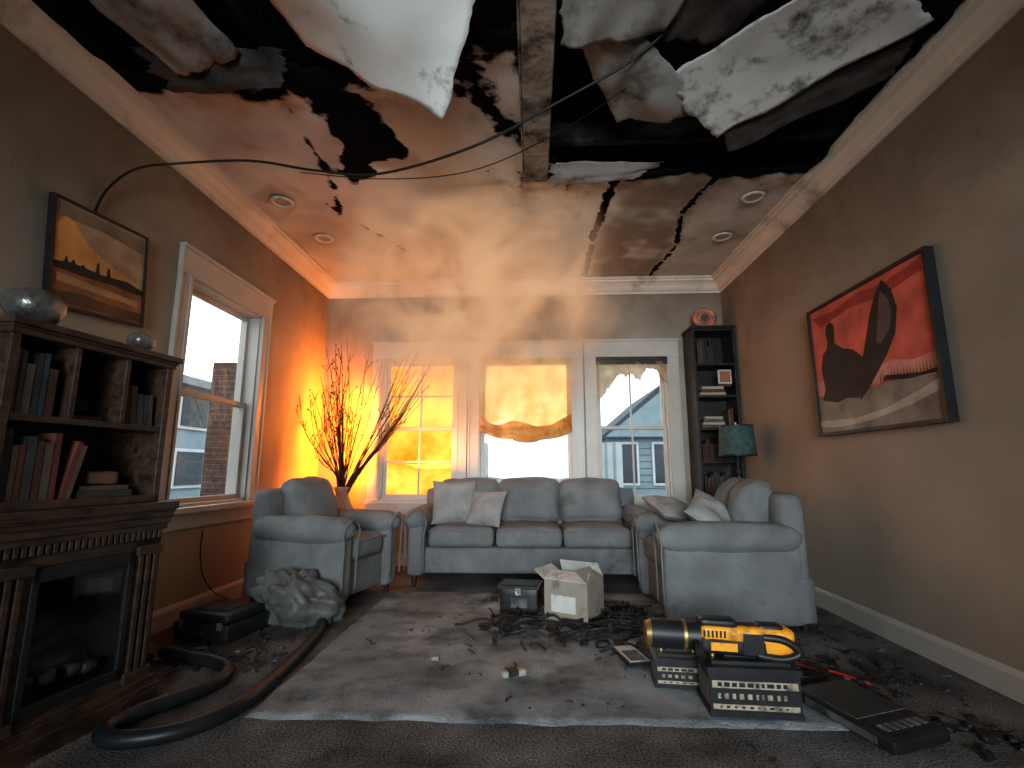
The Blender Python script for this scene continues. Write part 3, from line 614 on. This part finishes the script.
# ---------------------------------------------------------------- floor items
Z=.016
b=B(); hp=[(-1.40,3.46,.14),(-1.33,3.30,.06),(-1.25,3.05,.035),(-1.20,2.7,.035),(-1.17,2.35,.035),(-1.17,2.1,.04),(-1.27,1.93,.035),(-1.44,1.86,.035),(-1.55,1.92,.035),(-1.53,2.06,.035),(-1.45,2.2,.035),(-1.40,2.36,.035),(-1.45,2.5,.035),(-1.58,2.58,.035),(-1.72,2.62,.035),(-1.9,2.68,.04)]
b.tube(hp,.029,'rubber',seg=14,rib=.09,sub=14); b.done('vacuum_hose')
b=B(); vs=[];fs=[];n=40
for i in range(n+1):
    for j in range(n*2):
        t=math.pi*i/n;p=2*math.pi*j/(2*n); d=Vector((math.sin(t)*math.cos(p),math.sin(t)*math.sin(p),math.cos(t)))
        rr=1+.38*noise.noise(d*1.7+Vector((3,1,2)))+.30*abs(noise.noise(d*3.2+Vector((1,0,4))))-.1+.05*abs(noise.noise(d*8))
        v=Vector((d.x*.25*rr,d.y*.19*rr,d.z*.21*rr)); v.z=max(v.z,-.115+.02*noise.noise(d*4)); v.x+=-.35*max(0,v.z); v.z*=1-.5*max(0,v.x/.25)*(v.z>0); vs.append(v)
for i in range(n):
    for j in range(2*n): k2=(j+1)%(2*n); fs.append((i*2*n+j,i*2*n+k2,(i+1)*2*n+k2,(i+1)*2*n+j))
M['bag']=mat('grimy_plastic_bag',(.13,.13,.125),.5,.4,5,bump=.3,bscale=7,dirt=(.04,.036,.033),dirt_amt=.35,dscale=5,spec=.35)
b.add(vs,fs,'bag',True); b.done('crumpled_bag',loc=(-1.48,3.32,.13))
b=B(); X=T(-1.85,3.10,.0,0,0,-12)
b.puff((0,0,.055),(.38,.34,.10),.015,'black',X=X,n=6,wr=.001); b.puff((0,0,.13),(.35,.31,.05),.015,'black',X=X,n=6,wr=.002); b.box((-.08,-.20,.05),(.08,-.172,.062),'black',X); b.box((-.08,-.20,.05),(-.07,-.16,.085),'black',X); b.box((.07,-.20,.05),(.08,-.16,.085),'black',X)
for xx in (-.14,.12): b.box((xx,-.178,.075),(xx+.03,-.165,.115),'steel',X)
b.box((-.10,-.10,.156),(.10,.08,.160),'ash',X); b.done('tool_case',bevel=.002)
b=B(); X=T(.26,3.44,Z,0,0,-30); w,d,h=.15,.13,.25; t=.005
b.box((-w,-d,0),(w,-d+t,h),'card',X); b.box((-w,d-t,0),(w,d,h),'card',X); b.box((-w,-d+t,0),(-w+t,d-t,h),'card',X); b.box((w-t,-d+t,0),(w,d-t,h),'card',X); b.box((-w,-d,0),(w,d,t),'card',X)
def flap(b,p,q,outv,k):
    p=Vector(p);q=Vector(q);o=Vector(outv); n=(q-p).cross(o).normalized()*.004
    vs=[p,q,q+o+(p-q)*.04,p+o+(q-p)*.04]; vs2=[v+n for v in vs]; b.add(vs+vs2,[(0,1,2,3),(7,6,5,4),(0,4,5,1),(1,5,6,2),(2,6,7,3),(3,7,4,0)],k,False,X)
flap(b,(-w,-d,h),(w,-d,h),(-.02,.12,.035),'cardw'); flap(b,(w,d,h),(-w,d,h),(0,-.06,.09),'cardw'); flap(b,(-w,d,h),(-w,-d,h),(-.08,.0,.05),'cardw'); flap(b,(w,-d,h),(w,d,h),(-.08,0,.06),'card')
b.box((-.10,-d-.001,.06),(.07,-d,.16),'cardw',X); b.done('cardboard_box')
b=B(); X=T(-.09,3.58,Z,0,0,-8)
b.puff((0,0,.09),(.26,.2,.17),.015,'black',X=X,n=6,wr=.002); b.box((-.14,-.11,.165),(.14,.11,.185),'black',X); b.box((-.12,-.09,.185),(.12,.09,.19),'screen',X); b.box((-.05,-.104,.05),(.06,-.1,.11),'ash2',X); b.box((-.02,-.12,.13),(.02,-.10,.175),'steel',X); b.done('storage_bin',bevel=.003)
def battery(name,loc,rz,w,d,h,lab=True):
    b=B(); b.box((-w/2,-d/2,0),(w/2,d/2,h*.80),'black'); b.box((-w/2-.006,-d/2-.006,h*.80),(w/2+.006,d/2+.006,h*.93),'black'); b.box((-w/2+.02,-d/2+.03,h*.93),(w/2-.02,d/2-.03,h),'black')
    b.box((-w/2-.004,-d/2-.004,0),(w/2+.004,d/2+.004,h*.1),'black')
    if lab:
        b.box((-w/2+.01,-d/2-.002,h*.54),(w/2-.01,-d/2,h*.68),'label'); b.box((-w/2+.01,-d/2-.002,h*.14),(w/2-.01,-d/2,h*.24),'label'); b.box((-w/2-.002,-d/2+.02,h*.2),(-w/2,d/2-.02,h*.7),'ash2')
        rr=random.Random(3); xx=-w/2+.03
        while xx<w/2-.06:
            ww=rr.uniform(.012,.03); b.box((xx,-d/2-.003,h*.57),(xx+ww,-d/2-.002,h*.65),'black'); b.box((xx+.005,-d/2-.003,h*.17),(xx+ww*.8,-d/2-.002,h*.21),'black'); b.box((xx,-d/2-.002,h*.34),(xx+ww*.7,-d/2,h*.44),'label'); xx+=ww+.008
    for sx in (-1,1): b.cyl((sx*(w/2-.04),0,h*.93),(sx*(w/2-.04),0,h+.012),.012,.01,'brass',12)
    b.box((-w*.25,-.01,h),(w*.25,.01,h+.01),'black'); return b.done(name,loc=loc,rz=rz,bevel=.004)
battery('car_battery',(.86,2.24,Z),rad(-4),.34,.18,.19); battery('car_battery.001',(.65,2.49,Z),rad(-6),.22,.17,.125)
b=B(); zz=.0
b.cyl((-.28,0,zz),(-.262,0,zz),.040,.046,'brass',24); b.cyl((-.262,0,zz),(-.15,0,zz),.048,.048,'black',24); b.cyl((-.15,0,zz),(-.138,0,zz),.052,.052,'brass',24); b.cyl((-.138,0,zz),(-.09,0,zz),.046,.050,'black',24)
for i in range(5): b.cyl((-.25+i*.019,0,zz),(-.242+i*.019,0,zz),.050,.050,'black',24)
b.puff((.02,0,zz+.0),(.24,.10,.10),.022,'black',n=10,wr=.002); b.puff((.02,0,zz+.022),(.23,.105,.055),.018,'yellow',n=8,wr=.002); b.puff((-.03,-.01,zz+.055),(.13,.07,.028),.010,'black',n=6,wr=.001)
b.box((-.06,-.054,zz-.032),(.03,-.049,zz-.005),'yellow'); b.box((.05,-.055,zz-.040),(.12,-.049,zz+.03),'black')
b.puff((.165,0,zz+.004),(.13,.10,.09),.018,'yellow',n=6,wr=.001); b.puff((.15,-.01,zz+.045),(.09,.06,.03),.012,'black',n=6,wr=.001)
b.tube([(.12,-.045,zz+.02),(.19,-.055,zz+.015),(.235,-.06,zz-.02),(.18,-.055,zz-.045),(.10,-.045,zz-.04)],.013,'black',seg=10)
b.tube([(-.11,0,zz),(-.11,-.05,zz-.015),(-.11,-.10,zz-.03)],.015,'black',seg=10)
for q in range(6): b.box((-.085+q*.014,-.056,zz+.012),(-.079+q*.014,-.050,zz+.034),'black')
o=b.done('power_drill',loc=(.79,2.27,.27),rot=(0,rad(2),rad(-3)),bevel=.002); o.scale=(1.15,1.12,1.15)
b=B()
for c in range(5):
    rr=.07+.012*c; pts=[(rr*math.cos(a*math.pi/6+c)*1.2+.01*c,rr*math.sin(a*math.pi/6+c)+.01*math.sin(c*2),.012+.006*c+.006*math.sin(a)) for a in range(13)]
    b.tube(pts,.006,'cable',seg=6,sub=3)
b.tube([(.0,.1,.02),(.1,.18,.03),(.22,.14,.02),(.33,.2,.01)],.006,'cable',seg=6); b.done('cable_coil',loc=(1.17,2.56,.012))
b=B(); b.tube([(1.02,2.4,.17),(1.1,2.5,.19),(1.2,2.62,.08),(1.3,2.68,.02),(1.42,2.62,.015),(1.5,2.5,.012)],.006,'red',seg=6); b.tube([(1.0,2.42,.18),(1.06,2.56,.22),(1.18,2.66,.1),(1.36,2.72,.02)],.005,'red',seg=6); b.done('jumper_cable')
b=B(); b.puff((0,0,.028),(.27,.42,.05),.015,'black',n=8,wr=.001); b.box((-.115,-.06,.053),(.115,.19,.056),'screen'); b.box((-.118,-.063,.052),(.118,.193,.0545),'ash2'); b.box((-.115,-.18,.053),(.115,-.10,.056),'black')
for i in range(6): b.box((-.10+i*.034,-.165,.056),(-.078+i*.034,-.12,.059),'ash2')
for sx in (-1,1): b.box((sx*.133-.006,-.15,.015),(sx*.133+.006,.15,.04),'steel')
b.done('laptop_case',loc=(1.27,2.16,.012),rot=(rad(2),rad(-2),rad(18)),bevel=.002)
b=B(); b.box((-.06,-.12,0),(.06,.12,.018),'black'); b.box((-.05,-.11,.018),(.05,.11,.020),'cardw'); b.box((-.04,-.10,.020),(.04,.04,.0205),'ash2'); b.done('tablet',loc=(.49,2.76,Z+.004),rz=rad(12),bevel=.003)
b=B(); b.puff((0,0,.015),(.12,.045,.03),.01,'paper',n=6,wr=.003); b.box((-.03,-.024,.006),(.02,.024,.032),'ash'); b.box((.055,-.015,.008),(.075,.015,.022),'steel'); b.done('utility_knife',loc=(-.10,2.50,Z+.003),rz=rad(24))
b=B(); b.puff((0,0,.010),(.04,.03,.02),.004,'card',n=4,wr=.006); b.done('brick_chip',loc=(-.50,2.68,Z+.002))
def debris(name,areas,seed,kinds=('ash','ash2','black'),strip=.45):
    r=random.Random(seed); b=B()
    for (cx,cy,rx,ry,n,smin,smax,zb) in areas:
        for i in range(n):
            a=r.random()*2*math.pi; q=math.sqrt(r.random()); x=cx+rx*q*math.cos(a); y=cy+ry*q*math.sin(a); s_=r.uniform(smin,smax); kk=kinds[0] if r.random()<.75 else r.choice(kinds)
            ty=r.random(); X=T(x,y,zb+s_*.1,r.uniform(-14,14),r.uniform(-14,14),r.uniform(0,360))
            if ty<strip:
                L_=s_*4.0; bend=r.uniform(-.6,.6); vs=[];fs=[]; ns=6; wv=s_*.28; tw=r.uniform(-.8,.8)
                for e in range(ns+1):
                    u=e/ns-.5; px=L_*u; py=bend*s_*(1-4*u*u); pz=s_*.35*(1-4*u*u)*r.uniform(.5,1); w2=wv*(1-.5*abs(u)*r.random()); cz=math.sin(tw*u*3)*w2
                    vs+=[(px,py-w2,pz-cz),(px,py+w2,pz+cz),(px,py+w2,pz+cz+.004),(px,py-w2,pz-cz+.004)]
                for e in range(ns):
                    for c in range(4): c2=(c+1)%4; fs.append((e*4+c,e*4+c2,e*4+4+c2,e*4+4+c))
                fs+=[(3,2,1,0),(ns*4,ns*4+1,ns*4+2,ns*4+3)]; b.add(vs,fs,kk,False,X)
            elif ty<.8:
                m_=r.randint(4,6); pts=[(s_*.6*r.uniform(.5,1)*math.cos(2*math.pi*e/m_),s_*.6*r.uniform(.5,1)*math.sin(2*math.pi*e/m_)) for e in range(m_)]; hh=s_*r.uniform(.1,.35)
                vs=[(p[0],p[1],0) for p in pts]+[(p[0]*.8,p[1]*.8,hh) for p in pts]; fs=[tuple(range(m_))[::-1],tuple(range(m_,2*m_))]+[(e,(e+1)%m_,m_+(e+1)%m_,m_+e) for e in range(m_)]; b.add(vs,fs,kk,False,X)
            else: b.puff((0,0,s_*.15),(s_,s_*.7,s_*.4),s_*.12,kk,X=X,n=3,wr=s_*.12,seed=i)
    return b.done(name)
debris('burnt_debris_pile',[(.22,3.22,.56,.16,60,.03,.075,.015),(.55,3.45,.20,.33,70,.03,.08,.02),(.05,3.92,.4,.2,40,.02,.06,.015),(-.05,3.0,.35,.12,14,.02,.05,.015),(.42,3.0,.18,.18,22,.03,.07,.015)],3,strip=.75)
b=B(); r=random.Random(8)
for i in range(34):
    x=r.uniform(-.2,.7);y=r.uniform(3.0,3.7); a0=r.uniform(0,6.28); pts=[]
    for e in range(6):
        pts.append((x,y,.025+.05*r.random())); a0+=r.uniform(-.8,.8); x+=.07*math.cos(a0); y+=.05*math.sin(a0)
    b.tube(pts,r.uniform(.004,.012),'ash',seg=6,sub=4)
b.done('burnt_cord_pile')
debris('rubble',[(1.55,2.60,.25,.25,40,.015,.04,.002),(1.62,2.05,.15,.2,26,.02,.06,.002),(1.40,2.90,.3,.25,40,.01,.04,.002)],5,strip=.25)
debris('rubble.001',[(-1.80,2.85,.3,.4,110,.008,.035,.002),(-1.45,2.75,.15,.3,50,.008,.025,.002),(-1.7,3.5,.35,.3,50,.01,.035,.002)],6,('ash','ash2','paper'),.2)
debris('rubble.002',[(.1,3.0,1.1,.85,150,.004,.014,.016),(.1,1.75,1.4,.25,40,.004,.010,.002),(1.75,3.1,.22,.8,80,.006,.025,.002)],9,strip=.2)
# ---------------------------------------------------------------- outside
M['siding']=mat('grey_siding',(.22,.29,.32),.8,.1,3); M['roof']=mat('dark_roof',(.06,.075,.085),.9,.2,8); M['roofw']=mat('pale_roof',(.42,.47,.49),.8,.1,3); M['brick']=mat('red_brick',(.10,.055,.04),.9,.35,14); M['grass']=mat('ground',(.2,.21,.21),.9); M['otrim']=mat('exterior_trim',(.5,.53,.55),.7,.1)
b=B(); b.box((-40,-30,-.6),(40,60,-.5),'grass'); b.done('ground')
def house(name,x,y,w,d,h,rh,rz,ww=3,k='siding'):
    b=B(); b.box((-w/2,-d/2,-.5),(w/2,d/2,h),k)
    vs=[(-w/2-.2,-d/2-.2,h),(w/2+.2,-d/2-.2,h),(0,-d/2-.2,h+rh),(-w/2-.2,d/2,h),(w/2+.2,d/2,h),(0,d/2,h+rh)]; b.add(vs,[(0,1,2),(5,4,3),(0,2,5,3),(1,4,5,2),(0,3,4,1)],'roof')
    b.add([(-w/2,-d/2-.22,h+.05),(w/2,-d/2-.22,h+.05),(0,-d/2-.22,h+rh-.2)],[(0,1,2)],k)
    for i in range(ww):
        xx=-w/2+w*(i+.5)/ww; 
        for zz in ([.5] if h<3 else [.5,3.2]):
            b.box((xx-.4,-d/2-.06,zz),(xx+.4,-d/2,zz+1.3),'otrim'); b.box((xx-.33,-d/2-.07,zz+.07),(xx+.33,-d/2-.055,zz+1.23),'screen')
    for q in range(int(h/.2)): b.box((-w/2,-d/2-.012,q*.2),(w/2,-d/2,q*.2+.015),'roof')
    b.done(name,loc=(x,y,0),rz=rz)
house('house',4.0,18,3.6,5,1.9,1.7,rad(0),3); house('house.001',7.2,19,2.6,5,1.6,1.2,0,2); house('house.003',1.0,24,4,5,2.0,1.3,0,3)
b=B(); b.box((-3.5,12,-.5),(2.1,13,1.6),'roofw')
for i in range(28): b.box((-3.5+i*.2,11.96,-.5),(-3.46+i*.2,12,1.6),'siding')
b.done('metal_shed')
b=B(); b.box((-12,0,-.5),(-9.0,22,3.2),'siding'); 
for i in range(7):
    for zz in (.5,2.0): b.box((-9.0,5+i*2.4,zz),(-8.93,6.2+i*2.4,zz+1.0),'otrim'); b.box((-8.94,5.1+i*2.4,zz+.08),(-8.9,6.1+i*2.4,zz+.92),'roof')
b.add([(-12,0,4.2),(-8.7,0,3.1),(-8.7,22,3.1),(-12,22,4.2)],[(0,1,2,3)],'roof'); b.done('house.002')
b=B(); b.box((-4.95,7.4,-.5),(-4.6,8.2,2.6),'brick')
for q in range(36):
    b.box((-4.6,7.4,-.5+q*.085),(-4.597,8.2,-.49+q*.085),'ash2'); b.box((-4.95,7.397,-.5+q*.085),(-4.6,7.4,-.49+q*.085),'ash2')
b.done('brick_chimney')
def firemat(name,c1,c2,st):
    m=bpy.data.materials.new(name); m.use_nodes=True; nt=m.node_tree; nt.nodes.clear(); N=nt.nodes; L_=nt.links
    tc=N.new('ShaderNodeTexCoord'); nz=N.new('ShaderNodeTexNoise'); nz.inputs['Scale'].default_value=2.2; nz.inputs['Detail'].default_value=6; L_.new(tc.outputs['Object'],nz.inputs['Vector'])
    cr=N.new('ShaderNodeValToRGB'); cr.color_ramp.elements[0].position=.32; cr.color_ramp.elements[0].color=(*c1,1); cr.color_ramp.elements[1].position=.66; cr.color_ramp.elements[1].color=(*c2,1)
    L_.new(nz.outputs['Fac'],cr.inputs[0]); e=N.new('ShaderNodeEmission'); e.inputs[1].default_value=st; L_.new(cr.outputs[0],e.inputs[0]); o=N.new('ShaderNodeOutputMaterial'); L_.new(e.outputs[0],o.inputs[0]); return m
def cloud(name,loc,sx,sy,sz,k,seed):
    b=B(); vs=[];fs=[];n=36
    for i in range(n+1):
        for j in range(n*2):
            t=math.pi*i/n;p=math.pi*j/n; d=Vector((math.sin(t)*math.cos(p),math.sin(t)*math.sin(p),math.cos(t))); rr=1+.3*noise.noise(d*2.2+Vector((seed,0,0)))+.14*noise.noise(d*6+Vector((seed,0,0))); vs.append((d.x*sx*rr,d.y*sy*rr,d.z*sz*rr))
    for i in range(n):
        for j in range(2*n): k2=(j+1)%(2*n); fs.append((i*2*n+j,i*2*n+k2,(i+1)*2*n+k2,(i+1)*2*n+j))
    b.add(vs,fs,k,True); b.done(name,loc=loc)
M['fire']=firemat('burning_smoke',(1.0,.20,.008),(1,.56,.09),2.3); M['fire2']=firemat('lit_smoke',(1,.52,.18),(1,.85,.50),2.4)
cloud('fire_cloud',(-1.65,6.45,1.55),.95,.35,1.5,'fire',0); cloud('fire_cloud.001',(-.15,6.6,2.35),.85,.3,.85,'fire2',4)
# ---------------------------------------------------------------- smoke volume
m=bpy.data.materials.new('smoke'); m.use_nodes=True; nt=m.node_tree; nt.nodes.clear(); N=nt.nodes; L_=nt.links
tc=N.new('ShaderNodeTexCoord'); 
nz=N.new('ShaderNodeTexNoise'); nz.inputs['Scale'].default_value=2.0; nz.inputs['Detail'].default_value=5; nz.inputs['Distortion'].default_value=1.2; L_.new(tc.outputs['Object'],nz.inputs['Vector'])
mp=N.new('ShaderNodeMapping'); mp.inputs['Scale'].default_value=(1/1.25,1/1.1,1/1.25); mp.inputs['Location'].default_value=(0,.1,-.25); L_.new(tc.outputs['Object'],mp.inputs[0])
ln=N.new('ShaderNodeVectorMath'); ln.operation='LENGTH'; L_.new(mp.outputs[0],ln.inputs[0])
fa=N.new('ShaderNodeMapRange'); fa.inputs['From Min'].default_value=1; fa.inputs['From Max'].default_value=.1; L_.new(ln.outputs['Value'],fa.inputs['Value'])
nr=N.new('ShaderNodeMapRange'); nr.inputs['From Min'].default_value=.42; nr.inputs['From Max'].default_value=.64; L_.new(nz.outputs['Fac'],nr.inputs['Value'])
mu=N.new('ShaderNodeMath'); mu.operation='MULTIPLY'; L_.new(fa.outputs[0],mu.inputs[0]); L_.new(nr.outputs[0],mu.inputs[1])
m2=N.new('ShaderNodeMath'); m2.operation='MULTIPLY'; L_.new(mu.outputs[0],m2.inputs[0]); m2.inputs[1].default_value=4.0
pv=N.new('ShaderNodeVolumePrincipled'); pv.inputs['Color'].default_value=(.85,.74,.64,1); L_.new(m2.outputs[0],pv.inputs['Density'])
em=N.new('ShaderNodeMath'); em.operation='MULTIPLY'; L_.new(m2.outputs[0],em.inputs[0]); em.inputs[1].default_value=.46; L_.new(em.outputs[0],pv.inputs['Emission Strength']); pv.inputs['Emission Color'].default_value=(1,.56,.28,1)  # orange emission put into the smoke, standing in for firelight on it
o=N.new('ShaderNodeOutputMaterial'); L_.new(pv.outputs[0],o.inputs['Volume']); M['smoke']=m
b=B(); b.puff((0,0,0),(2.7,2.2,1.84),.5,'smoke',n=10,wr=0); b.done('smoke_cloud',loc=(-.45,4.0,2.04))
# ---------------------------------------------------------------- lights
def area(name,loc,rot,sx,sy,p,col,portal=False):
    l=bpy.data.lights.new(name,'AREA'); l.shape='RECTANGLE'; l.size=sx; l.size_y=sy; l.energy=p; l.color=col
    o=bpy.data.objects.new(name,l); scn.collection.objects.link(o); o.location=loc; o.rotation_euler=[rad(q) for q in rot]
    if portal: l.cycles.is_portal=True
    return o
def aim(o,d): o.rotation_euler=Vector(d).to_track_quat('-Z','Y').to_euler()
for i,(a,c,z0,z1) in enumerate(WB): area('portal_%d'%i,((a+c)/2,YB+TH+.03,(z0+z1)/2),(-90,0,0),c-a,z1-z0,1,(1,1,1),True)
area('portal_3',(XL-TH-.03,(WL[0]+WL[1])/2,(WL[2]+WL[3])/2),(0,-90,0),WL[3]-WL[2],WL[1]-WL[0],1,(1,1,1),True)
o=area('front_fill_light',(-.1,YF+.12,1.45),(90,0,0),2.2,1.4,56,(.84,.95,1.0)); aim(o,(0.03,1,-.02)); o.data.spread=rad(62)  # added cool fill light from behind the camera, inside the room
o=area('fire_glow',(-1.70,5.0,1.3),(0,0,0),.25,.9,78,(1,.23,.014)); aim(o,(-1,.30,.0))
o=area('fire_glow.001',(-1.1,4.95,1.0),(0,0,0),.6,.3,20,(1,.36,.08)); aim(o,(.1,.15,1))
w=bpy.data.worlds.new('world'); scn.world=w; w.use_nodes=True; bg=w.node_tree.nodes['Background']; bg.inputs[0].default_value=(.86,.95,1,1); bg.inputs[1].default_value=2.5
scn.view_settings.view_transform='Standard'
try: scn.view_settings.look='Medium High Contrast'
except Exception: scn.view_settings.look='None'
scn.view_settings.exposure=-.22
